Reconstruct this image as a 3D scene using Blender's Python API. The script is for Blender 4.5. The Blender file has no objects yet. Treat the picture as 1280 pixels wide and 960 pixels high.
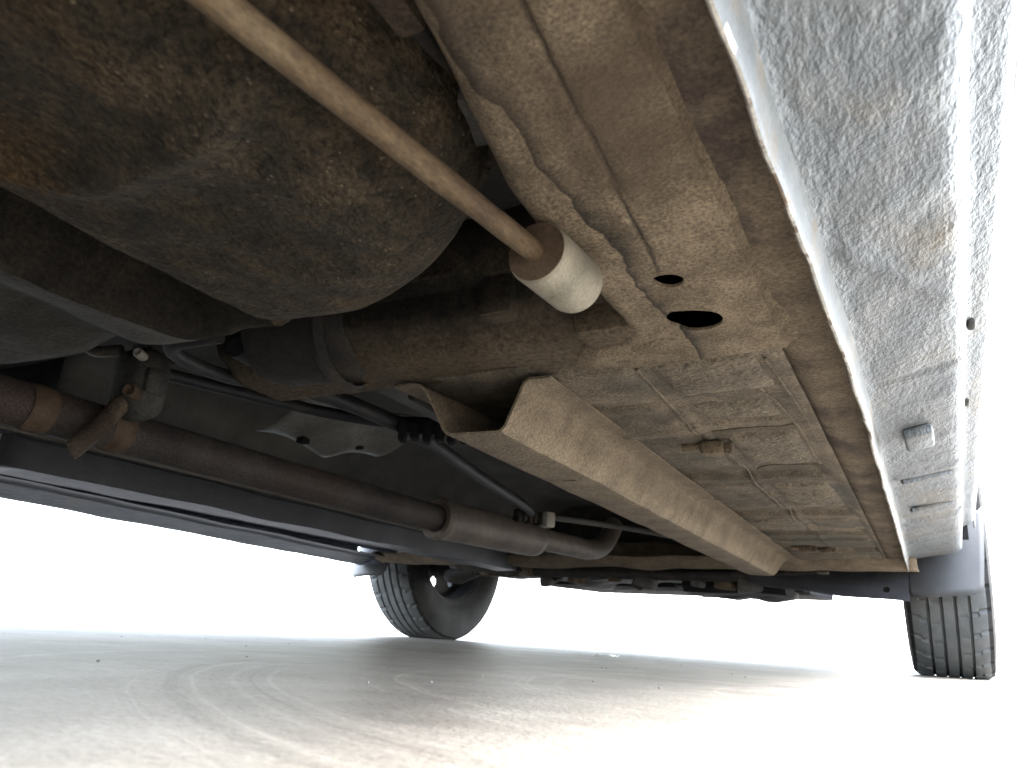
import bpy, bmesh, math, random
from mathutils import Vector, Matrix, noise, Euler
random.seed(7)
SC = bpy.context.scene
COL = SC.collection
PI = math.pi

# ------------------------------------------------------------------ camera, sky, sun, exposure
cam_d = bpy.data.cameras.new("camera")
cam = bpy.data.objects.new("camera", cam_d); COL.objects.link(cam)
R = Matrix(((0.87548965, 0.09493958, 0.47381889),
            (0.47915273, -0.29775919, -0.82568282),
            (0.06269395, 0.94990838, -0.30617565)))
cam.matrix_world = Matrix.Translation((0, 0, .03)) @ R.to_4x4()
cam_d.sensor_width = 36; cam_d.lens = 965 / 1280 * 36
cam_d.clip_start = .01; cam_d.clip_end = 3000
cam_d.dof.use_dof = True; cam_d.dof.focus_distance = .55; cam_d.dof.aperture_fstop = 22
SC.camera = cam
SUN_EL, SUN_AZ = math.radians(52), math.radians(55)      # azimuth from +Y towards +X
w = bpy.data.worlds.new("World"); SC.world = w; w.use_nodes = True
nt = w.node_tree
sky = nt.nodes.new("ShaderNodeTexSky"); sky.sky_type = 'NISHITA'; sky.sun_disc = False
sky.sun_elevation = SUN_EL; sky.sun_rotation = SUN_AZ; sky.dust_density = 1.5; sky.air_density = 1.0; sky.ozone_density = 1
hsv = nt.nodes.new("ShaderNodeHueSaturation"); hsv.inputs['Saturation'].default_value = .45     # thin bright overcast
nt.links.new(sky.outputs[0], hsv.inputs['Color']); nt.links.new(hsv.outputs[0], nt.nodes["Background"].inputs[0])
nt.nodes["Background"].inputs[1].default_value = .15
sun_d = bpy.data.lights.new("sun", 'SUN'); sun_d.energy = 1.2; sun_d.angle = math.radians(30); sun_d.color = (1, .96, .9)
sun = bpy.data.objects.new("sun", sun_d); COL.objects.link(sun)
sd = Vector((math.sin(SUN_AZ) * math.cos(SUN_EL), math.cos(SUN_AZ) * math.cos(SUN_EL), math.sin(SUN_EL)))
sun.rotation_euler = sd.to_track_quat('Z', 'Y').to_euler()
sun.location = (6, 5, 8)
vs = SC.view_settings
vs.view_transform = 'Standard'; vs.look = 'None'; vs.gamma = 1; vs.use_curve_mapping = False
vs.exposure = 4.32
SC.cycles.max_bounces = 10; SC.cycles.diffuse_bounces = 7; SC.cycles.glossy_bounces = 4
SC.cycles.caustics_reflective = False

# ------------------------------------------------------------------ material helpers
def material(name, stops, scale=20, rough=.8, bump=0, bscale=200, bdist=.002, fine=.25, metallic=0, spec=.3,
             stretch=(1, 1, 1), patch=None, pscale=6, pth=(.5, .6), bump2=0, b2scale=40, detail=6, speck=None, coat=0, low=None):
    """stops: colours mixed by a blotchy noise; fine: strength of the fine grain in colour; patch: a second colour in large patches"""
    m = bpy.data.materials.new(name); m.use_nodes = True
    t = m.node_tree; N = t.nodes; L = t.links
    b = N["Principled BSDF"]
    tc = N.new("ShaderNodeTexCoord"); mp = N.new("ShaderNodeMapping"); mp.inputs['Scale'].default_value = stretch
    L.new(tc.outputs['Object'], mp.inputs[0]); co = mp.outputs[0]
    def nz(s, d=6, r=.6, dist=0):
        n = N.new("ShaderNodeTexNoise"); n.inputs['Scale'].default_value = s; n.inputs['Detail'].default_value = d
        n.inputs['Roughness'].default_value = r; n.inputs['Distortion'].default_value = dist
        L.new(co, n.inputs['Vector']); return n.outputs[0]
    def mixc(f, a, c, mode='MIX'):
        x = N.new("ShaderNodeMix"); x.data_type = 'RGBA'; x.blend_type = mode
        for s, v in ((x.inputs[0], f), (x.inputs[6], a), (x.inputs[7], c)):
            if hasattr(v, 'links') or hasattr(v, 'is_linked'): L.new(v, s)
            else: s.default_value = v if isinstance(v, float) else (*v, 1)
        return x.outputs[2]
    def ramp(v, a, c, ca=(0, 0, 0), cc=(1, 1, 1)):
        r = N.new("ShaderNodeValToRGB"); r.color_ramp.elements[0].position = a; r.color_ramp.elements[1].position = c
        r.color_ramp.elements[0].color = (*ca, 1); r.color_ramp.elements[1].color = (*cc, 1)
        L.new(v, r.inputs[0]); return r.outputs[0]
    n1 = nz(scale, detail, .65, .3)
    r = N.new("ShaderNodeValToRGB"); cr = r.color_ramp
    k = len(stops)
    for i, c in enumerate(stops):
        p = .36 + .28 * i / max(1, k - 1)
        e = cr.elements[i] if i < 2 else cr.elements.new(p)
        e.position = p; e.color = (*c, 1)
    L.new(n1, r.inputs[0]); c = r.outputs[0]
    if patch:
        c = mixc(ramp(nz(pscale, 5, .6, .5), *pth), c, patch)
    if fine:
        g = ramp(nz(bscale * 1.5, 4, .75), .37, .63, (1 - fine,) * 3, (1 + fine,) * 3)
        c = mixc(1.0, c, g, 'MULTIPLY')
    if speck:
        col, sc_, a, d = speck
        v = N.new("ShaderNodeTexVoronoi"); v.inputs['Scale'].default_value = sc_; L.new(co, v.inputs['Vector'])
        f1 = ramp(v.outputs['Distance'], a, a + d, (1, 1, 1), (0, 0, 0))
        f2 = ramp(nz(sc_ * .3, 2), .48, .58)
        mm = N.new("ShaderNodeMath"); mm.operation = 'MULTIPLY'; L.new(f1, mm.inputs[0]); L.new(f2, mm.inputs[1])
        c = mixc(mm.outputs[0], c, col)
    L.new(c, b.inputs['Base Color'])
    b.inputs['Roughness'].default_value = rough; b.inputs['Metallic'].default_value = metallic
    b.inputs['Specular IOR Level'].default_value = spec
    b.inputs['Coat Weight'].default_value = coat
    nrm = None
    for st, s, d in ((bump2, b2scale, bdist * 2.5), (bump, bscale, bdist)):
        if st:
            bp = N.new("ShaderNodeBump"); bp.inputs['Strength'].default_value = st; bp.inputs['Distance'].default_value = d
            L.new(nz(s, 4, .6), bp.inputs['Height'])
            if nrm: L.new(nrm, bp.inputs['Normal'])
            nrm = bp.outputs[0]
    if nrm: L.new(nrm, b.inputs['Normal'])
    if low:      # dusty lower side, ragged edge; the darker top is shade put into colour
        zc, colr, amp = low
        sp = N.new("ShaderNodeSeparateXYZ"); L.new(tc.outputs['Object'], sp.inputs[0])
        ma = N.new("ShaderNodeMath"); ma.operation = 'MULTIPLY_ADD'; ma.inputs[1].default_value = amp
        L.new(nz(38, 6, .65), ma.inputs[0]); L.new(sp.outputs[2], ma.inputs[2])
        k0 = (zc + amp * .5)
        mr = N.new("ShaderNodeMapRange"); mr.inputs['From Min'].default_value = k0 - .012; mr.inputs['From Max'].default_value = k0 + .016
        mr.inputs['To Min'].default_value = 1; mr.inputs['To Max'].default_value = 0; L.new(ma.outputs[0], mr.inputs['Value'])
        gg = ramp(nz(bscale, 4, .75), .35, .65, tuple(q * .55 for q in colr), tuple(q * 1.4 for q in colr))
        L.new(mixc(mr.outputs[0], c, gg), b.inputs['Base Color'])
    return m

M = {}
M['dust'] = material('dusty_undercoat', [(.06, .047, .034), (.105, .083, .058), (.16, .128, .088)], 26, .9, .8, 320, .002, .4,
                     patch=(.07, .05, .036), pscale=13, pth=(.5, .62), bump2=.25, b2scale=55)
M['sill_inner'] = material('sill_inner_dirt', [(.075, .058, .041), (.105, .083, .058), (.14, .112, .078)], 26, .9, .8, 320, .002, .4,
                     patch=(.045, .033, .026), pscale=14, pth=(.50, .60), bump2=.25, b2scale=55)
M['rail'] = material('dusty_rail', [(.13, .105, .076), (.17, .138, .099), (.205, .169, .123)], 30, .9, .9, 330, .002, .38, bump2=.3, b2scale=60)
M['floor'] = material('floor_coating', [(.068, .058, .045), (.115, .096, .072), (.16, .133, .10)], 22, .9, .8, 300, .002, .42,
                      patch=(.066, .061, .049), pscale=9, pth=(.47, .6), bump2=.4, b2scale=70)
M['pad'] = material('bitumen_pad', [(.09, .074, .054), (.125, .105, .076), (.165, .138, .10)], 30, .75, 1.0, 210, .005, .4, bump2=.4, b2scale=80)
M['tank'] = material('rusty_tank', [(.015, .0128, .009), (.028, .0225, .0148), (.050, .039, .0255)], 60, .8, .9, 300, .004, .6,
                     patch=(.070, .040, .016), pscale=5, pth=(.5, .68), bump2=.7, b2scale=110,
                     speck=((.14, .11, .075), 260, .05, .16), stretch=(1.25, .8, 1), spec=.15)
M['tank_grey'] = material('grey_tank', [(.026, .024, .020), (.037, .034, .029), (.05, .046, .038)], 25, .75, .6, 300, .002, .35, bump2=.3, b2scale=50, spec=.2)
M['channel'] = material('tank_channel_dark', [(.010, .009, .0075), (.017, .0153, .0125), (.027, .0235, .019)], 30, .9, .6, 300, .002, .4, spec=.1)  # darker colour along the tank channel
M['flange'] = material('flange_paint', [(.050, .055, .056), (.070, .075, .076), (.092, .097, .097)], 45, .6, .4, 300, .0015, .2, patch=(.085, .07, .052), pscale=22, pth=(.5, .62), spec=.3,
                       speck=((.26, .26, .25), 120, .03, .08))
M['dark'] = material('dark_dirty_metal', [(.010, .0095, .009), (.019, .017, .015), (.034, .029, .023)], 25, .75, .5, 260, .0015, .3, bump2=.3, b2scale=45)
M['cross'] = material('cross_member_dirt_shade', [(.008, .0075, .0065), (.016, .014, .011), (.032, .026, .019)], 26, .9, .8, 260, .0015, .4, bump2=.4, b2scale=60, spec=.15, low=(.2065, (.095, .076, .054), .022))
M['rod'] = material('rusty_rod', [(.045, .029, .016), (.078, .053, .029), (.11, .082, .050)], 60, .75, .6, 500, .001, .3, stretch=(1, .35, 1),
                    speck=((.055, .032, .016), 300, .14, .2))
M['bush'] = material('grey_bushing', [(.14, .13, .10), (.20, .185, .145), (.24, .222, .175)], 40, .7, .5, 500, .001, .15)
M['bush_face'] = material('rusty_bushing_face', [(.055, .037, .024), (.078, .053, .035), (.095, .068, .046)], 60, .75, .5, 500, .001, .2)
M['rubber'] = material('black_rubber', [(.008, .008, .009), (.013, .013, .014), (.022, .021, .021)], 30, .6, .3, 300, .001, .2)
M['tyre'] = material('tyre_rubber', [(.062, .068, .071), (.078, .083, .086), (.095, .10, .101)], 18, .75, .3, 400, .0006, .15)
M['exhaust'] = material('rusted_exhaust', [(.031, .028, .027), (.045, .040, .037), (.060, .053, .048)], 20, .7, .5, 300, .001, .35, metallic=.1, spec=.2,
                        patch=(.056, .042, .037), pscale=5, pth=(.55, .66))
M['muffler'] = material('muffler_steel', [(.080, .068, .058), (.112, .095, .081), (.145, .123, .104)], 20, .6, .4, 300, .001, .3, metallic=.2)
M['paint'] = material('chip_guard_paint', [(.060, .076, .090), (.083, .098, .112), (.107, .118, .124)], 20, .5, .5, 300, .0028, .12,
                      patch=(.110, .100, .082), pscale=12, pth=(.54, .70), spec=.45, stretch=(1.4, .7, 1), bump2=.4, b2scale=95,
                      speck=((.24, .24, .23), 140, .02, .05))
M['body'] = material('body_paint', [(.38, .42, .46), (.40, .44, .48)], 3, .3, 0, 100, fine=.0, spec=.5, coat=.5)
M['navy'] = material('dark_blue_coating', [(.025, .026, .031), (.034, .036, .042), (.046, .048, .055)], 12, .55, .3, 220, .0015, .12, bump2=.3, b2scale=40)
M['seal'] = material('flange_edge', [(.25, .25, .235), (.36, .355, .33), (.42, .41, .38)], 60, .6, .5, 300, .001, .2, patch=(.10, .07, .045), pscale=45, pth=(.54, .60))
M['grey'] = material('grey_panel', [(.056, .055, .052), (.078, .077, .072), (.102, .099, .092)], 10, .75, .3, 220, .0012, .12)
M['shield'] = material('aluminium_shield', [(.11, .108, .10), (.145, .142, .131), (.17, .167, .155)], 25, .55, .3, 200, .001, .15, metallic=.4)
M['flap'] = material('plastic_mudflap', [(.034, .036, .039), (.042, .044, .048), (.052, .054, .058)], 10, .5, .15, 300, .0006, .06)
M['white'] = material('white_plastic', [(.34, .33, .29), (.40, .39, .35)], 30, .5, 0, fine=.05)
M['steel'] = material('dull_steel', [(.075, .066, .056), (.11, .098, .083)], 40, .5, .2, 300, .0006, .2, metallic=.4)
M['sidewall'] = material('tyre_sidewall', [(.010, .0105, .011), (.016, .0165, .017), (.024, .024, .024)], 14, .8, .3, 300, .0008, .2, spec=.1)
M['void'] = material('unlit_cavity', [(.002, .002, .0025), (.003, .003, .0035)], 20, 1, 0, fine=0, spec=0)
M['rubber_grey'] = material('worn_rubber', [(.030, .030, .029), (.045, .044, .041), (.065, .062, .057)], 40, .75, .4, 300, .001, .3)
M['rim'] = material('dark_steel_rim', [(.008, .0085, .009), (.013, .0135, .014)], 20, .8, .2, 300, .0006, .2)
M['black'] = material('black_plastic', [(.010, .010, .011), (.017, .017, .018)], 20, .9, .2, 300, .0006, .1, spec=.1)
M['glass'] = material('dark_glass', [(.02, .025, .028), (.025, .03, .033)], 2, .05, 0, fine=0, spec=.6)
M['lamp'] = material('lamp_lens', [(.6, .62, .62), (.66, .68, .68)], 5, .1, 0, fine=0, spec=.6)
M['tail'] = material('tail_lens', [(.35, .02, .02), (.4, .03, .03)], 5, .15, 0, fine=0, spec=.6)
M['paper'] = material('paper', [(.75, .75, .73), (.8, .8, .78)], 30, .8, 0, fine=.03)
M['grit'] = material('grit', [(.12, .115, .105), (.24, .23, .21)], 90, .9, 0, fine=.2)

# ------------------------------------------------------------------ mesh helpers
ORG = Vector((-.65, .86, 0))
car = bpy.data.objects.new("car", None); COL.objects.link(car); car.location = ORG
car.empty_display_size = .3
car['label'] = "pale grey-blue car seen from beneath, dusty brown underbody with rusty tank, standing on its wheels"
car['category'] = "car"

def mk(name, verts, faces, m, parent=car, ang=40, solid=0, off=1, label=None, mats=None, midx=None):
    me = bpy.data.meshes.new(name)
    O = ORG if parent is not None else Vector((0, 0, 0))
    me.from_pydata([tuple(Vector(v) - O) for v in verts], [], faces)
    for x in ([m] if mats is None else mats): me.materials.append(x)
    if midx: me.polygons.foreach_set('material_index', midx)
    me.polygons.foreach_set('use_smooth', [True] * len(me.polygons))
    bm = bmesh.new(); bm.from_mesh(me); bmesh.ops.recalc_face_normals(bm, faces=bm.faces); bm.to_mesh(me); bm.free()
    me.set_sharp_from_angle(angle=math.radians(ang))
    o = bpy.data.objects.new(name, me); COL.objects.link(o)
    if parent is not None: o.parent = parent
    if label: o['label'] = label
    if solid:
        s = o.modifiers.new('solidify', 'SOLIDIFY'); s.thickness = solid; s.offset = off
    return o

def nz3(p, s, a): return noise.noise(Vector(p) * s) * a

def grid_faces(nu, nv, cu=False, cv=False):
    f = []
    for i in range(nu if cu else nu - 1):
        for j in range(nv if cv else nv - 1):
            f.append((i * nv + j, ((i + 1) % nu) * nv + j, ((i + 1) % nu) * nv + (j + 1) % nv, i * nv + (j + 1) % nv))
    return f

def dens(pts, step):
    out = []
    for a, b in zip(pts, pts[1:]):
        n = max(1, int(math.dist(a, b) / step))
        for k in range(n): out.append(tuple(a[i] + (b[i] - a[i]) * k / n for i in range(len(a))))
    out.append(tuple(pts[-1])); return out

def lin(a, b, n): return [a + (b - a) * i / (n - 1) for i in range(n)]

def sweep_y(name, prof, y0, y1, m, ny=40, parent=car, fn=None, closed=False, caps=False, **k):
    """a section (x, z) carried along Y"""
    ys = lin(y0, y1, ny); n = len(prof); v = []
    for y in ys:
        for i, (x, z) in enumerate(prof):
            v.append(fn(x, y, z, i) if fn else (x, y, z))
    f = grid_faces(ny, n, False, closed)
    if caps: f += [tuple(range(n)), tuple((ny - 1) * n + i for i in range(n))]
    return mk(name, v, f, m, parent, **k)

def sweep_x(name, prof, x0, x1, m, nx=40, parent=car, fn=None, closed=False, caps=False, **k):
    """a section (y, z) carried along X"""
    xs = lin(x0, x1, nx); n = len(prof); v = []
    for x in xs:
        for i, (y, z) in enumerate(prof):
            v.append(fn(x, y, z, i) if fn else (x, y, z))
    f = grid_faces(nx, n, False, closed)
    if caps: f += [tuple(range(n)), tuple((nx - 1) * n + i for i in range(n))]
    return mk(name, v, f, m, parent, **k)

def smooth_path(pts, n=6):
    P = [Vector(p) for p in pts]; out = []
    for i in range(len(P) - 1):
        p0 = P[max(0, i - 1)]; p1 = P[i]; p2 = P[i + 1]; p3 = P[min(len(P) - 1, i + 2)]
        for k in range(n):
            t = k / n
            out.append(.5 * ((2 * p1) + (p2 - p0) * t + (2 * p0 - 5 * p1 + 4 * p2 - p3) * t * t + (3 * p1 - p0 - 3 * p2 + p3) * t ** 3))
    out.append(P[-1]); return out

def tube_data(path, r, n=14):
    v = []; f = []; N = len(path); up = Vector((0, 0, 1))
    rr = r if callable(r) else (lambda t: r)
    t0 = (path[1] - path[0]).normalized()
    nrm = t0.cross(Vector((.3, .2, 1))).normalized()
    for i, p in enumerate(path):
        t = (path[min(N - 1, i + 1)] - path[max(0, i - 1)]).normalized()
        nrm = (nrm - t * nrm.dot(t)).normalized(); bn = t.cross(nrm)
        for k in range(n):
            a = 2 * PI * k / n
            v.append(p + (nrm * math.cos(a) + bn * math.sin(a)) * rr(i / (N - 1)))
    f = grid_faces(N, n, False, True)
    f += [tuple(range(n))[::-1], tuple((N - 1) * n + k for k in range(n))]
    return v, f

def tube(name, pts, r, m, parent=car, n=14, sm=6, **k):
    path = smooth_path(pts, sm) if sm else [Vector(p) for p in pts]
    v, f = tube_data(path, r, n)
    return mk(name, v, f, m, parent, **k)

def lathe_data(prof, axis_p, axis_d, n=32, closed=False):
    """prof: (along, radius)"""
    d = Vector(axis_d).normalized(); u = d.orthogonal().normalized(); w_ = d.cross(u); v = []
    for k in range(n):
        a = 2 * PI * k / n; e = u * math.cos(a) + w_ * math.sin(a)
        for (s, r) in prof: v.append(Vector(axis_p) + d * s + e * r)
    f = grid_faces(n, len(prof), True, closed)
    return v, f

def lathe(name, prof, p, d, m, parent=car, n=32, closed=False, **k):
    v, f = lathe_data(prof, p, d, n, closed); return mk(name, v, f, m, parent, **k)

def rbox_data(c, s, r=.003, rot=None, seg=2):
    bm = bmesh.new(); bmesh.ops.create_cube(bm, size=1)
    for q in bm.verts: q.co = Vector((q.co.x * s[0], q.co.y * s[1], q.co.z * s[2]))
    if r: bmesh.ops.bevel(bm, geom=list(bm.edges), offset=min(r, min(s) * .45), segments=seg, profile=.5, affect='EDGES')
    rm = Euler(rot or (0, 0, 0)).to_matrix()
    v = [rm @ q.co + Vector(c) for q in bm.verts]; bm.verts.index_update()
    f = [tuple(q.index for q in p.verts) for p in bm.faces]; bm.free()
    return v, f

def rbox(name, c, s, m, r=.003, rot=None, parent=car, **k):
    v, f = rbox_data(c, s, r, rot); return mk(name, v, f, m, parent, **k)

def join(*ds):
    V = []; F = []
    for v, f in ds:
        o = len(V); V += list(v); F += [tuple(i + o for i in q) for q in f]
    return V, F

def cut(o, cutters):
    """cuts real holes and bakes the result"""
    for c in cutters:
        b = o.modifiers.new('hole', 'BOOLEAN'); b.operation = 'DIFFERENCE'; b.solver = 'EXACT'; b.object = c
    bpy.context.view_layer.update()
    dg = bpy.context.evaluated_depsgraph_get()
    me = bpy.data.meshes.new_from_object(o.evaluated_get(dg))
    o.modifiers.clear(); o.data = me
    for c in cutters: bpy.data.objects.remove(c)
    me.polygons.foreach_set('use_smooth', [True] * len(me.polygons))
    me.set_sharp_from_angle(angle=math.radians(35))
    return o

def cyl_cutter(p, r, h=.05, axis=(0, 0, 1), n=40, sx=1, sy=1):
    v, f = lathe_data([(-h, 1e-5), (-h, r), (h, r), (h, 1e-5)], p, axis, n)
    if sx != 1 or sy != 1: v = [Vector((p[0] + (q.x - p[0]) * sx, p[1] + (q.y - p[1]) * sy, q.z)) for q in v]
    o = mk('cutter', v, f, M['black'])
    bm = bmesh.new(); bm.from_mesh(o.data); bmesh.ops.remove_doubles(bm, verts=bm.verts, dist=1e-4); bmesh.ops.recalc_face_normals(bm, faces=bm.faces)
    bm.to_mesh(o.data); bm.free()
    return o

# ------------------------------------------------------------------ ground
def ground():
    xs = [-400, -120, -40, -15, -6] + lin(-3, 1.5, 46) + [4, 10, 30, 100, 400]
    ys = [-400, -100, -30, -8] + lin(-2, 4, 61) + [8, 20, 60, 150, 400]
    v = [(x, y, 0) for x in xs for y in ys]
    o = mk('ground', v, grid_faces(len(xs), len(ys)), None, None, mats=[])
    m = bpy.data.materials.new('concrete_ground'); m.use_nodes = True
    t = m.node_tree; N = t.nodes; L = t.links; b = N['Principled BSDF']
    tc = N.new('ShaderNodeTexCoord')
    def nz(s, d=5, r=.6, vec=None, dist=0):
        n = N.new('ShaderNodeTexNoise'); n.inputs['Scale'].default_value = s; n.inputs['Detail'].default_value = d
        n.inputs['Roughness'].default_value = r; n.inputs['Distortion'].default_value = dist
        L.new(vec or tc.outputs['Object'], n.inputs['Vector']); return n.outputs[0]
    def ramp(v, st):
        r = N.new('ShaderNodeValToRGB')
        for i, (p, c) in enumerate(st):
            e = r.color_ramp.elements[i] if i < 2 else r.color_ramp.elements.new(p)
            e.position = p; e.color = (*c, 1)
        L.new(v, r.inputs[0]); return r.outputs[0]
    def mul(f, a, c):
        x = N.new('ShaderNodeMix'); x.data_type = 'RGBA'; x.blend_type = 'MULTIPLY'; x.inputs[0].default_value = f
        L.new(a, x.inputs[6]); L.new(c, x.inputs[7]); return x.outputs[2]
    base = ramp(nz(6, 8, .65, dist=.4), [(.36, (.110, .100, .086)), (.5, (.147, .134, .116)), (.64, (.184, .168, .147))])
    # swept arcs left in the dust by a turning tyre
    mp = N.new('ShaderNodeMapping'); mp.inputs['Location'].default_value = (-.03, -.63, 0)
    L.new(tc.outputs['Object'], mp.inputs[0])
    ln = N.new('ShaderNodeVectorMath'); ln.operation = 'LENGTH'; L.new(mp.outputs[0], ln.inputs[0])
    nn = nz(3.5, 2); ma = N.new('ShaderNodeMath'); ma.operation = 'MULTIPLY_ADD'; ma.inputs[1].default_value = .04
    L.new(nn, ma.inputs[0]); L.new(ln.outputs[1], ma.inputs[2])
    cx = N.new('ShaderNodeCombineXYZ'); L.new(ma.outputs[0], cx.inputs[0])
    arcs = ramp(nz(55, 4, .7, cx.outputs[0]), [(.36, (.68, .675, .67)), (.43, (.97, .97, .97)), (.56, (1, 1, 1)), (.63, (1.5, 1.5, 1.5))])
    am = ramp(nz(2.6, 3), [(.36, (.25, .25, .25)), (.52, (1, 1, 1))])
    x = N.new('ShaderNodeMix'); x.data_type = 'RGBA'; x.inputs[6].default_value = (1, 1, 1, 1)
    L.new(am, x.inputs[0]); L.new(arcs, x.inputs[7])
    c = mul(1, base, x.outputs[2])
    c = mul(.8, c, ramp(nz(24, 6, .7), [(.36, (.78, .77, .76)), (.64, (1.18, 1.18, 1.18))]))
    c = mul(.5, c, ramp(nz(300, 5, .8), [(.38, (.5, .49, .48)), (.62, (1.45, 1.45, 1.45))]))
    L.new(c, b.inputs['Base Color'])
    b.inputs['Roughness'].default_value = .5; b.inputs['Specular IOR Level'].default_value = .5
    bp = N.new('ShaderNodeBump'); bp.inputs['Strength'].default_value = .7; bp.inputs['Distance'].default_value = .002
    L.new(nz(220, 5, .7), bp.inputs['Height']); L.new(bp.outputs[0], b.inputs['Normal'])
    o.data.materials.append(m); o['kind'] = 'structure'
    o['label'] = "pale concrete ground with swept dusty arcs under the car"
ground()

# ------------------------------------------------------------------ underbody: main panels
UB = [(-1.275, .205), (-.96, .205), (-.945, .20), (-.94, .165), (-.885, .165), (-.88, .20), (-.865, .205), (-.83, .22), (-.79, .285), (-.74, .31),
      (-.52, .31), (-.47, .285), (-.42, .225), (-.39, .206), (-.328, .2055)]
sweep_y('far_floor', dens([(-1.275, .208), (-.96, .205), (-.945, .20), (-.94, .168), (-.885, .168), (-.88, .20), (-.862, .207)], .03), .44, 1.62, M['navy'], 30,
        fn=lambda x, y, z, i: (x, y, z + nz3((x, y, 0), 9, .003)), solid=.002, label="dark blue floor panel on the far side")
UB = UB[6:]
sweep_y('tunnel', dens(UB, .03), .44, 1.62, M['grey'], 30, fn=lambda x, y, z, i: (x, y, z + nz3((x, y, 0), 9, .004)),
        solid=.002, label="grey tunnel panel")
# rear floor above the tank
def rf(x, y, z, i): return (x, y, z + nz3((x, y, 3), 7, .006))
sweep_y('rear_floor', dens([(-1.275, .275), (-.04, .275)], .05), -1.0, .445, M['dark'], 30, fn=rf, solid=.002)

mk('step_panel', [(-1.275, .441, .20), (-.80, .441, .20), (-.80, .441, .277), (-1.275, .441, .277)], [(0, 1, 2, 3)], M['navy'], solid=.002)
mk('bulkhead', [(-1.275, 1.68, .19), (-.05, 1.68, .19), (-.05, 1.66, .55), (-1.275, 1.66, .55)], [(0, 1, 2, 3)], M['dark'], solid=.002)

# near floor pan with pressed ribs
def fz(x, y):
    z = .1985
    for yc, wd, h in ((.60, .014, -.0025), (.785, .035, .006), (.90, .012, -.0025), (1.03, .035, .006), (1.22, .03, .005), (1.30, .014, -.003), (1.43, .035, .006)):
        d = abs(y - yc) / wd
        ex = max(0, min(1, (x + .262) / .014)) * max(0, min(1, (-.088 - x) / .014))
        if d < 1: z += h * (1 if d < .6 else .5 + .5 * math.cos((d - .6) / .4 * PI)) * ex
    # shallow longitudinal swage and fall to the right joint
    d = abs(x + .168) / .006
    if d < 1 and y > .56: z -= .002 * (1 - d)
    if x > -.09: z -= .003 * min(1, (x + .09) / .012)
    return z + nz3((x, y, 0), 16, .0016) + nz3((x, y, 5), 60, .0006)
xs = lin(-.333, -.073, 116); ys = lin(.425, 1.62, 420)
floor = mk('floor_pan', [(x - .0237 * max(0, y - .45) * max(0, min(1, (x + .11) / .04)), y, fz(x, y)) for x in xs for y in ys], grid_faces(116, 420), M['floor'], solid=.0015)
def pad(x0, x1, y0, y1, t=.003, m='pad', seed=0, skew=0):
    nx = max(5, int((x1 - x0) / .006)); ny = max(5, int((y1 - y0) / .006)); v = []
    for i, x in enumerate(lin(x0, x1, nx)):
        for j, y in enumerate(lin(y0, y1, ny)):
            e = min(i, nx - 1 - i, j, ny - 1 - j)
            ex = 0 if e else 1
            xx = x + (y - y0) * skew + (nz3((x, y, seed), 40, .0025) if ex else 0); yy = y + (nz3((x, y, seed + 9), 40, .0025) if ex else 0)
            v.append((xx, yy, fz(xx, yy) + .0006 if ex else fz(xx, yy) - t * (.75 if e == 1 else 1) + nz3((x, y, seed), 120, .0012)))
    return mk('bitumen_pad', v, grid_faces(nx, ny), M[m], floor, 60)
pad(-.158, -.090, .436, .512, .0045, 'pad', 1)
pad(-.236, -.166, .440, .515, .003, 'floor', 2)
pad(-.240, -.174, .526, .745, .003, 'floor', 3)
pad(-.160, -.098, .535, .585, .002, 'pad', 4)
pad(-.158, -.096, .625, .745, .003, 'pad', 5)
pad(-.248, -.176, .83, .985, .0025, 'floor', 6)
pad(-.160, -.100, .84, .985, .003, 'pad', 7)
pad(-.255, -.170, 1.08, 1.18, .003, 'pad', 8)
pad(-.160, -.105, 1.08, 1.185, .0025, 'floor', 9)
pad(-.255, -.12, 1.49, 1.58, .003, 'pad', 10)
# clips pressed through the floor
def clip(x, y, s=1):
    z = fz(x, y)
    a = rbox_data((x, y, z - .006 * s), (.020 * s, .014 * s, .012 * s), .003)
    b_ = rbox_data((x + .013 * s, y + .002, z - .006 * s), (.008 * s, .010 * s, .010 * s), .002)
    c_ = lathe_data([(0, 1e-4), (0, .004 * s), (.018 * s, .0035 * s), (.02 * s, 1e-4)], (x - .026 * s, y, z - .004 * s), (1, 0, 0), 10)
    v, f = join(a, b_, c_); return mk('floor_clip', v, f, M['sill_inner'], floor)
clip(-.168, .645); clip(-.205, 1.37, .9); clip(-.178, 1.40, .9)

def bead(pts, r=.0013):
    P = [(x, y, fz(x, y) - .0004) for x, y in [(p.x, p.y) for p in smooth_path([(a, b, 0) for a, b in pts], 12)]]
    tube('sealer_bead', P, lambda t: r * (1 + .35 * math.sin(t * 60) * math.sin(t * 23)), M['pad'], floor, 8, 0)
bead([(-.104, .436), (-.102, .50), (-.0945, .575), (-.0935, .65), (-.097, .72), (-.0945, .80)])
bead([(-.166, .45), (-.170, .53), (-.172, .62)]); bead([(-.172, .76), (-.172, .98), (-.18, 1.2)])
bead([(-.238, .50), (-.243, .64), (-.247, .80), (-.255, 1.0)])
bead([(-.163, .80), (-.150, .785), (-.12, .783), (-.09, .79)], .0009); bead([(-.160, .61), (-.13, .605), (-.092, .607)], .0009)
bead([(-.085, .45), (-.084, .62), (-.090, .9), (-.098, 1.3)], .0009)
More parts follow.
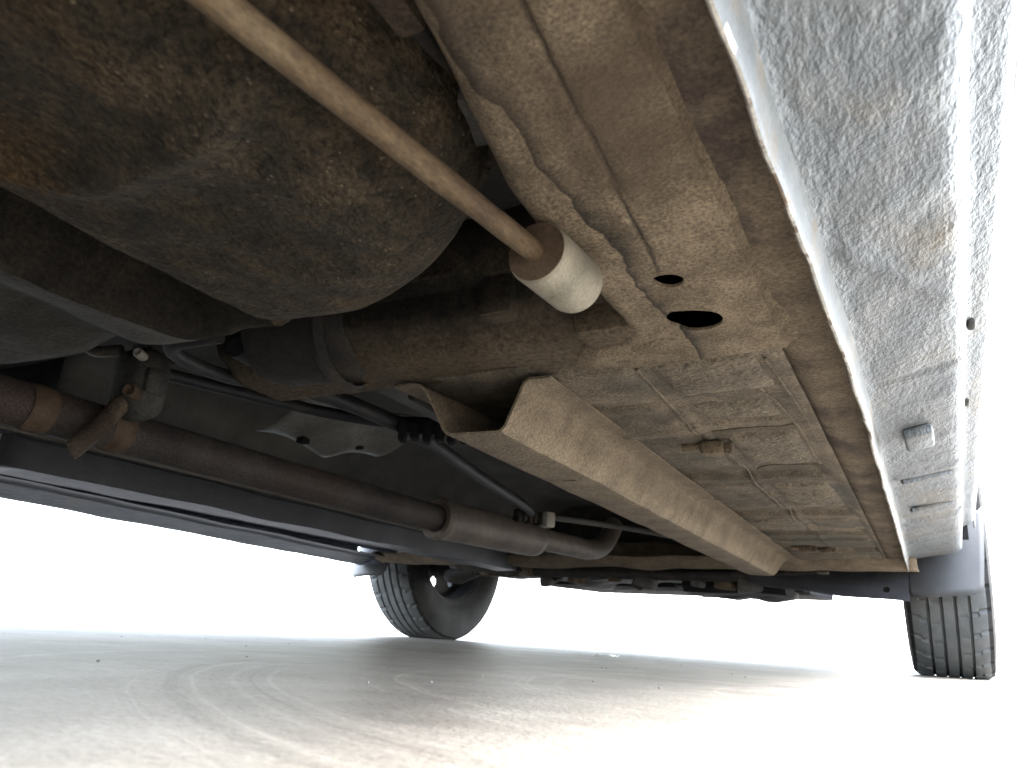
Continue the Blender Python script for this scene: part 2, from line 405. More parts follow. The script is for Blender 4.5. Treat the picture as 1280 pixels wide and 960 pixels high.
# longitudinal floor rail, open at its rear end
def rail():
    # outer section from the right flange round the bottom to the left flange, sheet metal
    S = [(-.222, .1955), (-.238, .1955), (-.2425, .193), (-.2445, .188), (-.2555, .163), (-.258, .1605), (-.262, .160), (-.297, .160), (-.301, .161), (-.3035, .164),
         (-.309, .190), (-.312, .194), (-.318, .1955), (-.335, .1955)]
    S = dens(S, .006)
    ys = [.437] + lin(.442, 1.56, 110)
    v = []
    for y in ys:
        t = (y - .44) / 1.12
        for i, (x, z) in enumerate(S):
            dx = -.027 * t + nz3((x, y, 1), 14, .0014)
            zz = z
            if t > .93: zz = z + (.195 - z) * ((t - .93) / .07) ** 2 * .8
            yy = y
            if t < .06 and x < -.302:      # the left wall runs back and out into the cross member
                q = max(0, (z - .161) / .034) ** 1.3 * (1 - max(0, t) / .06)
                yy = y - .015 * q; dx -= .006 * q
            v.append((x + dx, yy, zz + nz3((x, y, 4), 25, .0008)))
    o = mk('floor_rail', v, grid_faces(len(ys), len(S)), M['rail'], solid=.0018, off=-1, label="bright dusty box rail with open rear end")
    c1 = cyl_cutter((-.281, .60, .16), .0055, .02, sx=1.3, sy=.45)
    cut(o, [c1])
rail()

# rear side frame with the two drain holes
def side_frame():
    K = [(-.5, -.098), (.08, -.106), (.13, -.117), (.18, -.128), (.23, -.140), (.284, -.145), (.35, -.1455), (.5, -.146)]
    def xl(y):   # left edge: narrows behind, small fillet into the cross member
        for (a, b), (c, d) in zip(K, K[1:]):
            if a <= y <= c: x = b + (d - b) * (y - a) / (c - a); break
        if y > .372: x = -.1755 + math.sqrt(max(0, .0295 ** 2 - (y - .372) ** 2)) if y < .4005 else -.182 - (y - .4005) * .6
        return x
    ys = lin(-.45, .434, 150); v = []
    for y in ys:
        a = xl(y); xr = -.066 - .004 * max(0, (y - .2)) / .2 
        lk = max(0, min(1, (.402 - y) / .022)); lz = lambda q: .2012 + (q - .2012) * lk
        sec = [(a + .001, lz(.272)), (a, lz(.235)), (a, lz(.212))]
        for k in range(7):
            th = PI - (PI / 2) * k / 6
            sec.append((a + .011 + .011 * math.cos(th), .1965 + (.0095 - .0105 * math.sin(th)) * lk + (1 - lk) * .0047 * (1 - k / 6)))
        n = 26
        x0 = a + .0135
        for k in range(1, n):
            x = x0 + (xr - x0) * k / n
            z = .1955 + .0022 * math.sin(PI * k / n) * -1 + .0015
            d = (x - (a + .030)) / .006       # pressed bead following the left lip
            z += .0014 * math.exp(-d * d)
            d = (x - (-.0985 - .10 * (y - .25) + nz3((0, y, 0), 25, .0012))) / .0016   # overlapped sheet seam
            z += .0016 * math.exp(-d * d) * (y < .30)
            sec.append((x, z))
        sec += [(xr + .0005, .1968), (xr + .0018, .1990), (xr + .004, .2008), (xr + .016, .2020)]
        for i, (x, z) in enumerate(sec):
            v.append((x + nz3((x, y, 2), 18, .0010), y, z + nz3((x, y, 8), 22, .0012) + nz3((x, y, 1), 70, .0004)))
    n = len(v) // 150
    m = stain_shade_material()
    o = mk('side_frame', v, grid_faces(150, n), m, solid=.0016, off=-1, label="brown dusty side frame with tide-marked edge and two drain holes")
    cut(o, [cyl_cutter((-.104, .3235, .195), .0072, .012), cyl_cutter((-.1062, .3745, .195), .0148, .012)])

def stain_shade_material():
    m = material('side_frame_dirt_shade', [(.10, .079, .053), (.148, .118, .081), (.19, .153, .108)], 40, .9, .8, 430, .002, .5, bump2=.2, b2scale=60)
    t = m.node_tree; N = t.nodes; L = t.links; b = N['Principled BSDF']
    src = b.inputs['Base Color'].links[0].from_socket
    tc = N.new('ShaderNodeTexCoord'); sx = N.new('ShaderNodeSeparateXYZ'); L.new(tc.outputs['Object'], sx.inputs[0])
    n = N.new('ShaderNodeTexNoise'); n.inputs['Scale'].default_value = 22; n.inputs['Detail'].default_value = 4; L.new(tc.outputs['Object'], n.inputs['Vector'])
    def math_(op, a, c, k=None):
        x = N.new('ShaderNodeMath'); x.operation = op
        for s, q in zip(x.inputs, (a, c, k)):
            if q is None: continue
            if isinstance(q, (int, float)): s.default_value = q
            else: L.new(q, s)
        return x.outputs[0]
    # tide mark: x + wobble, edge at world x = -0.118
    e = math_('ADD', sx.outputs[0], math_('MULTIPLY', math_('SUBTRACT', n.outputs[0], .5), .026))
    e = math_('SUBTRACT', e, -.1185 - ORG.x)
    e = math_('SUBTRACT', e, math_('MULTIPLY', sx.outputs[1], 0.0))
    def band(v, st):
        r = N.new('ShaderNodeValToRGB'); r.color_ramp.interpolation = 'LINEAR'
        for i, (p, c) in enumerate(st):
            q = r.color_ramp.elements[i] if i < 2 else r.color_ramp.elements.new(p)
            q.position = p; q.color = (c, c, c, 1)
        L.new(v, r.inputs[0]); return r.outputs[0]
    n3 = N.new('ShaderNodeTexNoise'); n3.inputs['Scale'].default_value = 14; n3.inputs['Detail'].default_value = 3; L.new(tc.outputs['Object'], n3.inputs['Vector'])
    wd = math_('MULTIPLY_ADD', n3.outputs[0], -110, 78)          # the damp margin is wide here, narrow there
    e2 = math_('MULTIPLY_ADD', e, math_('MAXIMUM', wd, 11), .5)
    f = band(e2, [(.30, 1.0), (.488, 1.0), (.50, .13), (.535, .24), (.62, .60), (.80, 1.0)])
    x = N.new('ShaderNodeMix'); x.data_type = 'RGBA'; x.blend_type = 'MULTIPLY'; x.inputs[0].default_value = 1
    L.new(src, x.inputs[6]); L.new(f, x.inputs[7])
    # grime caught in the sheet overlap
    sl = math_('ADD', sx.outputs[0], math_('MULTIPLY', sx.outputs[1], .10))
    n4 = N.new('ShaderNodeTexNoise'); n4.inputs['Scale'].default_value = 60; n4.inputs['Detail'].default_value = 4; L.new(tc.outputs['Object'], n4.inputs['Vector'])
    sl = math_('ADD', sl, math_('MULTIPLY', math_('SUBTRACT', n4.outputs[0], .5), .004))
    sl = math_('ABSOLUTE', math_('SUBTRACT', sl, (-.0985 - ORG.x) + .10 * (.25 - ORG.y)), 0)
    f2 = band(math_('MULTIPLY', sl, 100), [(.03, .30), (.16, 1.0)])
    f2 = math_('MAXIMUM', f2, band(math_('ADD', sx.outputs[1], .86 - .31 + .5), [(.49, 0), (.51, 1)]))
    x3 = N.new('ShaderNodeMix'); x3.data_type = 'RGBA'; x3.blend_type = 'MULTIPLY'; x3.inputs[0].default_value = 1
    L.new(x.outputs[2], x3.inputs[6]); L.new(f2, x3.inputs[7]); x = x3
    # irregular rust-dark staining, thickened towards the rear to paint in shade there
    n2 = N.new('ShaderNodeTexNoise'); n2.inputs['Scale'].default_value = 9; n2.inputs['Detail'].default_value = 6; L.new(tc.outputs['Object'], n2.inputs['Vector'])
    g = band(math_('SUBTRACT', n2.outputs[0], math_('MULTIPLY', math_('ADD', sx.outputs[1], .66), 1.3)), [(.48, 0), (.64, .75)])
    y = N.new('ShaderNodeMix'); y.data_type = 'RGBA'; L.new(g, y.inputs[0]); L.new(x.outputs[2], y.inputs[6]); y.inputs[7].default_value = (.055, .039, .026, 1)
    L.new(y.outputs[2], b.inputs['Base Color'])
    return m
side_frame()
sweep_y('hole_blackout_box', [(-.134, .2035), (-.134, .262), (-.0705, .262), (-.0705, .2035)], .29, .41, M['void'], 4)  # added black box keeps the inside of the drain holes unlit
for y in (.29, .41): mk('hole_blackout_box', [(-.134, y, .2035), (-.134, y, .262), (-.0705, y, .262), (-.0705, y, .2035)], [(0, 1, 2, 3)], M['void'])

# cross member: rounded box section in front of the tank
CM = dens([(.352, .275), (.356, .25), (.360, .237), (.366, .233)], .01)
CMr = [(.366 + .012 * (1 - math.cos(t)), .233 - .0 - .022 * math.sin(t) * .9) for t in lin(0, PI / 2, 6)]
CM += CMr[1:] + dens([(.384, .209), (.391, .2025), (.400, .1998), (.436, .1985)], .006)[1:]
cm = sweep_x('cross_member', CM, -.150, -.47, M['cross'], 70, fn=lambda x, y, z, i: (x, y + nz3((x, y, z), 20, .002), z + nz3((x, y, z + 3), 24, .0016)), solid=.002, off=-1)
bm_v = [rbox_data((-.255 - .0085 * k, .3555, .2395), (.005, .003, .003), .001) for k in range(12)]
mk('spot_welds', *join(*bm_v), M['cross'], cm)
rbox('bracket', (-.158, .392, .222), (.045, .03, .052), M['cross'], .006, parent=cm)
rbox('bracket', (-.225, .372, .225), (.026, .02, .03), M['cross'], .006, parent=cm)

# dark rounded housing and clamp at the left end of the cross member
ho = lathe('housing', [(0, 1e-4), (0, .034), (.02, .040), (.07, .040), (.085, .036), (.087, 1e-4)], (-.350, .398, .234), (-1, -.12, 0), M['dark'], n=36)
lathe('clamp_ring', [(0, .0405), (.006, .0435), (.012, .0405)], (-.362, .398, .232), (-1, -.12, 0), M['dark'], ho, n=36)

# ------------------------------------------------------------------ near sill
SP = [(-.080, .2045), (-.066, .1994), (-.058, .1990), (-.050, .1994), (-.0445, .1998), (-.0420, .1975), (-.0395, .181), (-.0385, .1795), (-.0375, .1797), (-.0368, .182),
      (-.0362, .196), (-.0352, .2005), (-.032, .2025)]
SP1 = dens(SP, .003)
SP2 = dens([(-.032, .2025), (.012, .2135)], .004) + [(.016, .2150), (.0195, .2178), (.0218, .222), (.0228, .228)] + dens([(.0232, .236), (.0245, .2555), (.027, .2605), (.040, .2665), (.0445, .271), (.0465, .278)], .004)
SPP = SP1[:-1] + SP2
def sill_fn(x, y, z, i):
    a = nz3((x * 3, y, z), 11, .0012)
    if -.0405 < x < -.0355 and z < .19:   # battered flange lip
        a += nz3((0, y, 0), 30, .0008); z += nz3((3, y, 0), 45, .0009) + nz3((3, y, 0), 160, .0008)
    elif x > -.03 and x < .02:
        z += nz3((x, y, 7), 30, .0014) - .0015 * max(0, 1 - abs((y - .34 - (x + .03) * 2.2)) / .012) + (.0022 * max(0, 1 - abs(y - .545) / .006)) \
             - .002 * max(0, 1 - abs(y - .86) / .02) + .003 * max(0, 1 - abs(y - 1.15) / .03)
    return (x + a - .0237 * max(0, y - .45) * min(1, max(0, (.022 - x) / .05)), y, z)
n_in = len([p for p in SP1 if p[0] < -.0415])
sill = sweep_y('sill', SPP, -.50, 1.60, None, 420, fn=sill_fn, solid=.0012, off=-1, mats=[M['sill_inner'], M['seal'], M['paint'], M['flange']],
               label="pale grey-blue sill with stone-chip coating and battered flange")
nprof = len(SPP) - 1; idx = []
for p in sill.data.polygons:
    c = p.center + ORG
    idx.append(0 if c.x < -.0398 - .0237 * max(0, c.y - .45) else (1 if c.z < .1806 and c.x < -.03 else 3 if c.z < .1995 and c.x < -.03 else 2))
sill.data.polygons.foreach_set('material_index', idx)
rbox('drain_plug', (-.012, .70, .2035), (.022, .05, .009), M['paint'], .003, parent=sill, rot=(0, -.25, 0))
rbox('sill_clip', (.030, .60, .260), (.005, .016, .004), M['rubber_grey'], .0015, parent=sill)
rbox('sill_clip', (.028, .80, .260), (.005, .016, .004), M['rubber_grey'], .0015, parent=sill)
rbox('jacking_rib', (-.012, .88, .2075), (.05, .008, .006), M['paint'], .002, parent=sill, rot=(0, -.25, .35))
rbox('jacking_rib', (-.012, 1.06, .2075), (.05, .008, .006), M['paint'], .002, parent=sill, rot=(0, -.25, .35))

# ------------------------------------------------------------------ far sill
FS = [(-1.235, .206), (-1.262, .2055), (-1.270, .203), (-1.273, .2005), (-1.276, .2005), (-1.279, .203), (-1.284, .203)]
FS2 = [(-1.318, .191), (-1.326, .187), (-1.333, .1855), (-1.340, .188), (-1.345, .195), (-1.347, .225), (-1.352, .255), (-1.372, .262), (-1.378, .278)]
nf = len(dens(FS, .005)); FSS = dens(FS + FS2, .005)
fso = sweep_y('sill', FSS, -.5, 1.60, None, 120, fn=lambda x, y, z, i: (x + nz3((x, y, z), 9, .002), y, z - .016 * (y - .75) + nz3((x, y, z), 12, .002)), solid=.0012, off=1,
        mats=[M['navy'], M['paint']], label="dark far sill with a paler lower edge")
fso.data.polygons.foreach_set('material_index', [1 if (p.center.x + ORG.x) < -1.285 + nz3(p.center, 20, .008) else 0 for p in fso.data.polygons])  # paler lower paint stands in for ground light on the rounded edge

# ------------------------------------------------------------------ fuel tank
def tank():
    x0, x1, y0, y1 = -.90, -.141, -.16, .295
    nx, ny = 230, 120
    def height(x, y):
        # distance to rounded outline
        r = .115
        cx = min(x - x0, x1 - x); cy = min(y - y0, y1 - y)
        if cx < r and cy < r: d = r - math.hypot(r - cx, r - cy)
        else: d = min(cx, cy)
        d = max(d, -.02)
        rr = .058 if x > -.3 else .045
        z = .170
        if d < rr: z += .062 * (1 - math.sqrt(max(0, 1 - (1 - max(d, 0) / rr) ** 2)))
        # longitudinal channel for the strap
        g = (x + .320) / .027
        if abs(g) < 1.25:
            z += (1 - max(0, min(1, (y - .21) / .06))) * .042 * (1 if abs(g) < .8 else .5 + .5 * math.cos((abs(g) - .8) / .45 * PI))
        if x < -.335: z += .010 * math.exp(-((x + .415 + .3 * (y - .25)) / .022) ** 2) * max(0, min(1, (y - .12) / .08)) - .002
        # curved pressed bead
        bx = x + .244; 
        for (px, py) in BEAD:
            pass
        db = min(math.hypot(x - px, y - py) for px, py in BEAD)
        z -= .006 * math.exp(-(db / .009) ** 2)
        z += nz3((x, y, 0), 9, .004) + nz3((x, y, 2), 35, .0010) + nz3((x, y, 4), 95, .0007)
        return z, d
    BEADP = [Vector(p) for p in ((-.275, .105, 0), (-.262, .125, 0), (-.235, .131, 0), (-.205, .129, 0), (-.180, .126, 0), (-.160, .118, 0))]
    global BEAD
    BEAD = [(p.x, p.y) for p in smooth_path(BEADP, 5)]
    v = []; 
    for x in lin(x0, x1, nx):
        for y in lin(y0, y1, ny):
            # pull the grid corners onto the rounded outline
            cx = min(x - x0, x1 - x); cy = min(y - y0, y1 - y); r = .105; X, Y = x, y
            if cx < r and cy < r:
                a, b_ = r - cx, r - cy; mx = max(a, b_); hh = math.hypot(a, b_)
                k = mx / hh if hh > 0 else 1
                a2, b2 = a * k, b_ * k
                X = x0 + r - a2 if x - x0 < x1 - x else x1 - r + a2
                Y = y0 + r - b2 if y - y0 < y1 - y else y1 - r + b2
            z, d = height(X, Y)
            v.append((X, Y - max(0, -.36 - X) * .14 * max(0, (Y - y0) / (y1 - y0)), z))
    f = grid_faces(nx, ny)
    # vertical skirt up to the floor
    ring = [i * ny for i in range(nx)] + [(nx - 1) * ny + j for j in range(1, ny)] + [i * ny + ny - 1 for i in range(nx - 2, -1, -1)] + [j for j in range(ny - 2, 0, -1)]
    base = len(v)
    for q in ring: v.append((v[q][0], v[q][1], .268))
    n = len(ring)
    for k in range(n): f.append((ring[k], ring[(k + 1) % n], base + (k + 1) % n, base + k))
    o = mk('fuel_tank', v, f, None, mats=[M['tank'], M['tank_grey'], M['channel']], label="large rusty dirt-speckled fuel tank with grey left half")
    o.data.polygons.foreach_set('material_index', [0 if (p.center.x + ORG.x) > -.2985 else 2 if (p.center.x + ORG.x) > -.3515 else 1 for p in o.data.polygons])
tank()

# ------------------------------------------------------------------ rod and bushing
rodp = [(-.1520, -.20, .168), (-.150, 0, .172), (-.1450, .13, .1765), (-.1375, .258, .1805)]
sr = tube('support_rod', rodp, lambda t: .0047 + nz3((t * 9, 0, 0), 3, .0003), M['rod'], n=18, sm=10, label="thin rusty brown support rod")
ax = Vector((.02, 1, .03)).normalized()
bs = lathe('bushing', [(.0, .0128), (.0008, .0135), (.002, .0137), (.036, .0137), (.0385, .0130), (.0395, .0115), (.0395, 1e-4)], (-.1372, .252, .1803), ax, M['bush'], sr, n=40, label="pale grey cylindrical bushing on the rod end")
lathe('bushing_face', [(.0, 1e-4), (-.0004, .005), (.0002, .009), (.0, .0129), (.002, .0129), (.002, 1e-4)], (-.1372, .2516, .1803), ax, M['bush_face'], sr, n=40, label="rusty brown round end face")

# ------------------------------------------------------------------ hoses between tank and frame
tube('hose', [(-.130, -.2, .222), (-.136, .05, .222), (-.141, .152, .224), (-.148, .205, .226), (-.150, .25, .230), (-.165, .345, .245)], .0042, M['dark'])
tube('hose', [(-.120, -.2, .240), (-.126, .06, .238), (-.136, .2, .238), (-.145, .30, .245), (-.16, .345, .255)], .0035, M['rubber'])
tube('brake_line', [(-.137, -.2, .234), (-.143, .12, .234), (-.153, .25, .240), (-.17, .345, .25)], .0022, M['grey'])
rbox('hose_clip', (-.147, .210, .2225), (.016, .030, .013), M['rubber_grey'], .003, rot=(0, 0, .15))
rbox('hose_clip', (-.1385, .135, .2215), (.013, .055, .011), M['sill_inner'], .003, rot=(0, 0, .06))

# ------------------------------------------------------------------ exhaust
ex = tube('exhaust_pipe', [(-.628, -.5, .178), (-.627, .1, .177), (-.624, .5, .175), (-.619, .88, .175), (-.616, .93, .175)], .0185, M['exhaust'], n=28, sm=14, label="rust-brown exhaust pipe")
stripv = []
for y in lin(-.4, .87, 40):
    stripv += [(-.6285 + .0055 * (y / .9), y, .1562 - .0015 * y), (-.6265 + .0055 * (y / .9), y, .1545 - .0015 * y), (-.6245 + .0055 * (y / .9), y, .1562 - .0015 * y)]
mk('pipe_highlight_strip', stripv, grid_faces(40, 3), M['steel'], ex)  # lighter strip added as the highlight along the pipe's lower edge
mf = lathe('silencer', [(.0, .019), (0, .0265), (.006, .030), (.012, .0285), (.02, .0275), (.26, .0275), (.275, .026), (.285, .020)], (-.616, .885, .174), (.05, 1, .02), M['muffler'], ex, n=32, label="brown steel silencer with flared rim")
tube('front_pipe', [(-.600, 1.15, .183), (-.592, 1.28, .185), (-.588, 1.36, .188), (-.585, 1.42, .205), (-.58, 1.46, .25)], .0185, M['muffler'], ex, n=24)
for y in (.33, .40): lathe('weld_patch', [(-.010, .0186), (-.005, .0196), (.005, .0196), (.010, .0186)], (-.6245, y, .1755), (0, 1, 0), M['bush_face'], ex, n=24)
hg = tube('hanger_hook', [(-.604, .354, .1455), (-.602, .357, .149), (-.597, .368, .166), (-.595, .380, .188), (-.595, .392, .202)], lambda t: .0076 * min(1, .45 + (t / .14) ** .5), M['sill_inner'], ex, n=16)
hv = join(rbox_data((-.600, .398, .214), (.046, .040, .064), .018, None, 4), rbox_data((-.600, .398, .214), (.052, .022, .024), .005))
hr = mk('hanger_rubber', *hv, M['rubber_grey'], label="black rubber exhaust hanger with two pins")
for dz, q in ((.019, .8), (-.014, 1.15)):
    lathe('hanger_pin', [(0, .0050 * q), (.012, .0055 * q), (.015, .004 * q), (.012, .002 * q), (.012, 1e-4)], (-.584, .386, .214 + dz), (.55, -.83, 0), M['white'] if dz > 0 else M['bush_face'], hr, n=14)
rbox('hanger_bracket', (-.605, .41, .262), (.03, .03, .045), M['dark'], .004, parent=hr)
tube('hanger_bracket', [(-.60, .375, .238), (-.620, .365, .236), (-.632, .355, .246)], .005, M['steel'], hr)

# ------------------------------------------------------------------ heat shield, cables, connectors
hs = []
for i, t in enumerate(lin(0, 1, 24)):
    for j, s in enumerate(lin(0, 1, 10)):
        y = .595 + .15 * t; x = -.668 + .050 * t + .07 * s
        z = .224 + .045 * s * s + .004 * math.sin(t * 9) + .014 * (t - .5) ** 2 * (1 - s) - .006 * math.exp(-((t - .55) / .1) ** 2) * (1 - s)
        hs.append((x, y, z))
sh = mk('heat_shield', hs, grid_faces(24, 10), M['shield'], solid=.0015, label="pale metal heat shield with small tab holes")
rbox('shield_clip', (-.640, .64, .226), (.012, .012, .008), M['black'], .002, parent=sh)
rbox('shield_clip', (-.61, .70, .232), (.012, .012, .008), M['black'], .002, parent=sh)
tube('cable', [(-.44, .36, .215), (-.46, .45, .217), (-.455, .6, .214), (-.50, .80, .212), (-.545, 1.00, .212), (-.565, 1.07, .21)], .0075, M['rubber'])
tube('cable', [(-.62, .40, .235), (-.60, .47, .236), (-.56, .56, .235), (-.50, .60, .228), (-.41, .59, .214), (-.36, .66, .205), (-.36, 1.2, .2)], .006, M['rubber'])
tube('hose', [(-.42, .33, .21), (-.455, .32, .205), (-.475, .345, .205), (-.49, .40, .21), (-.49, .47, .222), (-.47, .60, .225)], .0055, M['rubber'])
def connector(name, c, s, rz, m, parent=car):
    ds = []
    for k in range(6): ds.append(rbox_data((0, (k - 2.5) * s / 6, 0), (.016, s / 6 * .62, .016 if k % 2 else .020), .002))
    ds.append(rbox_data((0, 0, .004), (.010, s, .010), .002))
    v, f = join(*ds); rm = Matrix.Rotation(rz, 3, 'Z')
    return mk(name, [rm @ Vector(q) + Vector(c) for q in v], f, m, parent)
connector('cable_connector', (-.418, .585, .206), .07, -1.1, M['black'])
cn = connector('cable_connector', (-.572, 1.085, .205), .065, -.4, M['dark'])
rbox('connector_cap', (-.553, 1.105, .204), (.020, .018, .024), M['white'], .003, rot=(0, 0, -.4), parent=cn, label="dirty white connector end")
tube('fuel_line', [(-.34, .46, .200), (-.37, .8, .205), (-.40, 1.2, .21), (-.42, 1.6, .22)], .004, M['dark'])
tube('fuel_line', [(-.352, .46, .200), (-.385, .8, .205), (-.415, 1.2, .21), (-.44, 1.6, .22)], .004, M['dark'])
tube('handbrake_cable', [(-.55, 1.12, .21), (-.47, 1.3, .215), (-.40, 1.55, .22)], .005, M['grey'])

# ------------------------------------------------------------------ wheels
def make_tyre():
    rad, wid = .272, .150
    nth, prof = 288, []
    us = lin(-1, 1, 61)
    hw = wid / 2
    for u in us: prof.append((u * (hw - .012), 'tread'))
    v = []; nn = None
    side_in = [(-.060, .168), (-.068, .185), (-.0765, .205), (-.0775, .225), (-.0745, .245), (-.0705, .258)]
    side_out = [(-a, r) for a, r in side_in[::-1]]
    for k in range(nth):
        th = 2 * PI * k / nth; row = []
        for a, r in side_in: row.append((a, r))
        for (a, _) in prof:
            q = abs(a) / (hw - .012)
            r = rad - .0075 * q ** 4 - .001 * q * q
            for g, gw in ((-.034, .0020), (-.012, .0026), (.012, .0026), (.034, .0020)):
                if abs(a - g) < gw: r -= .0075
            kk = (k + (3 if a > 0 else 0) + int(abs(a) * 60)) % 8
            if abs(a) > .037 and kk == 0: r -= .006
            elif abs(a) < .037 and kk == 0 and .014 < abs(a) < .031: r -= .002
            row.append((a, r))
        for a, r in side_out: row.append((a, r))
        row += [(.045, .160), (-.045, .160)]
        nn = len(row)
        for a, r in row: v.append((a, r * math.cos(th), r * math.sin(th)))
    # flatten the contact patch slightly
    v = [(a + (math.copysign(.004, a) * max(0, (-z - .235) / .035) if abs(a) > .05 else 0), y, max(z, -.266)) for a, y, z in v]
    return v, grid_faces(nth, nn, True, True)
tv, tf = make_tyre()
def wheel(x, y, side, steer=0, proto=None):
    root = bpy.data.objects.new('wheel', None); COL.objects.link(root); root.parent = car
    root.location = Vector((x, y, .266)) - ORG; root.rotation_euler = (0, 0, steer + (0 if side > 0 else PI))
    if proto:
        for ch in proto.children:
            c = ch.copy(); COL.objects.link(c); c.parent = root; c.matrix_parent_inverse = Matrix()
        return root
    def loc(o): o.location = (0, 0, 0); return o
    off = [Vector(q) + ORG for q in tv]
    ty = loc(mk('tyre', off, tf, None, root, 30, mats=[M['tyre'], M['sidewall']], label="worn black tyre with ribbed tread"))
    ty.data.polygons.foreach_set('material_index', [1 if abs(p.center.x) > .066 or math.hypot(p.center.y, p.center.z) < .252 else 0 for p in ty.data.polygons])
    # steel rim: barrel, dished disc with vent holes, hub
    bar = lathe('rim', [(-.062, .172), (-.058, .166), (-.05, .155), (-.02, .150), (.02, .150), (.05, .155), (.058, .166), (.062, .172)], ORG, (1, 0, 0), M['rim'], root, n=48, solid=.003)
    dv, df = lathe_data([(-.010, .1505), (-.002, .138), (-.006, .105), (.002, .085), (-.004, .06), (-.006, .02),
                         (-.010, .02), (-.008, .06), (-.002, .085), (-.010, .105), (-.006, .138), (-.014, .1505)], ORG, (1, 0, 0), 48, True)
    d = mk('rim_disc', dv, df, M['rim'], root)
    cs = []
    for k in range(8):
        a = 2 * PI * k / 8 + .29
        c = cyl_cutter(ORG + Vector((-.008, .118 * math.cos(a), .115 * math.sin(a))), .016, .05, (1, 0, 0), 20)
        c.parent = root; cs.append(c)
    cut(d, cs)
    lathe('brake_drum', [(-.07, .0001), (-.07, .085), (-.03, .092), (-.014, .085), (-.014, .0001)], ORG, (1, 0, 0), M['dark'], root, n=40)
    return root
WY = 1.945
w1 = wheel(-.013, WY, 1, .015)
wheel(-1.325, WY, -1, .015, w1)
wheel(-.008, -.44, 1, 0, w1); wheel(-1.292, -.44, -1, 0, w1)
rear_axle = tube('rear_axle', [(-1.25, -.44, .26), (-.05, -.44, .26)], .035, M['dark'], sm=0)

# ------------------------------------------------------------------ mudflaps and front underbody
def mudflap(name, xs, ztop, zb, y, m, lab, bow=.02):
    v = []
    for i, t in enumerate(lin(0, 1, 16)):
        x = xs[0] + (xs[1] - xs[0]) * t
        for j, s in enumerate(lin(0, 1, 14)):
            z0 = ztop; z1 = zb[0] + (zb[1] - zb[0]) * t
            c = .012 * (max(0, .15 - t) / .15) ** 2 + .012 * (max(0, t - .85) / .15) ** 2
            z = z0 + (z1 + c - z0) * s
            xx = x + (.11 * max(0, z - .145) * max(0, t - .5) * 2 if x > -.5 else 0)
            v.append((xx, y + bow * (2 * t - 1) ** 2 - .03 * s * (1 - s) + .05 * (1 - s), z))
    return mk(name, v, grid_faces(16, 14), m, solid=.004, label=lab)
mudflap('mudflap', (-.072, .049), .31, (.136, .146), 1.625, M['flap'], "dark grey plastic mudflap ahead of the near sill end")
mudflap('mudflap', (-1.265, -1.375), .27, (.150, .140), 1.60, M['flap'], "pale mudflap at the far front wheel")
# splash panel reaching inwards from the near mudflap
sp = []
for i, t in enumerate(lin(0, 1, 40)):
    x = -.07 - .29 * t
    for j, s in enumerate(lin(0, 1, 10)):
        zb = .131 + .024 * t ** 1.2; zt = .20
        sp.append((x, 1.64 + .05 * math.sin(t * 3) * s + .01 * s, zb + (zt - zb) * s + nz3((x, s, 0), 14, .004)))
spo = mk('splash_panel', sp, grid_faces(40, 10), M['navy'], solid=.003, label="dark splash panel with a bright bolt hole")
hc = cyl_cutter((-.108, 1.66, .1515), .006, .06, (0, 1, 0), 20)
cut(spo, [hc])
rbox('bolt', (-.215, 1.63, .178), (.022, .012, .008), M['steel'], .003, parent=spo)
# dash end of the floor: rolled lateral edge
sweep_x('floor_end_member', dens([(1.56, .2), (1.575, .186), (1.60, .180), (1.64, .182), (1.66, .20), (1.665, .24)], .01), -.05, -1.27, M['rail'], 60,
        fn=lambda x, y, z, i: (x, y + nz3((x, y, z), 12, .008), z + nz3((x, 0, z), 14, .006)), solid=.002)
# subframe, gearbox, sump and arms
sf = sweep_x('front_subframe', dens([(1.70, .205), (1.70, .172), (1.71, .164), (1.77, .162), (1.78, .17), (1.78, .205)], .01), -.25, -1.05, M['rubber_grey'], 60,
             fn=lambda x, y, z, i: (x, y + nz3((x, y, z), 9, .012), z + nz3((x, 0, 0), 11, .010)), closed=True, caps=True)
tr_ = sweep_x('splash_tray', dens([(1.69, .20), (1.70, .150), (1.715, .140), (1.80, .140), (1.815, .15), (1.82, .20)], .01), -.30, -.515, M['black'], 16,
        fn=lambda x, y, z, i: (x, y, z + .02 * max(0, (-.36 - x) * 0) + nz3((x, y, 0), 12, .004)), caps=True)
rbox('tow_hook', (-.62, 1.72, .158), (.030, .02, .036), M['dark'], .008, rot=(0, .4, 0), parent=sf)
rbox('tow_hook', (-.84, 1.72, .165), (.05, .03, .03), M['dark'], .008, rot=(0, -.3, 0), parent=sf)
def lumpy(name, c, s, m, seed, parent=car):
    bm = bmesh.new(); bmesh.ops.create_icosphere(bm, subdivisions=4, radius=1)
    v = []
    for q in bm.verts:
        p = q.co.copy(); k = max(abs(p.x), abs(p.y), abs(p.z)); p = p.lerp(p / k, .6)
        p *= 1 + noise.noise(p * 2.2 + Vector((seed, 0, 0))) * .22
        v.append((c[0] + p.x * s[0], c[1] + p.y * s[1], c[2] + p.z * s[2]))
    bm.verts.index_update(); f = [tuple(a.index for a in g.verts) for g in bm.faces]; bm.free()
    return mk(name, v, f, m, parent)
lumpy('gearbox', (-.80, 1.98, .24), (.16, .16, .075), M['dark'], 3)
lumpy('engine_sump', (-.46, 2.0, .225), (.15, .16, .080), M['dark'], 8)
tube('stabiliser_bar', [(-1.1, 1.70, .19), (-.9, 1.66, .172), (-.40, 1.66, .170), (-.2, 1.70, .188)], .011, M['dark'])
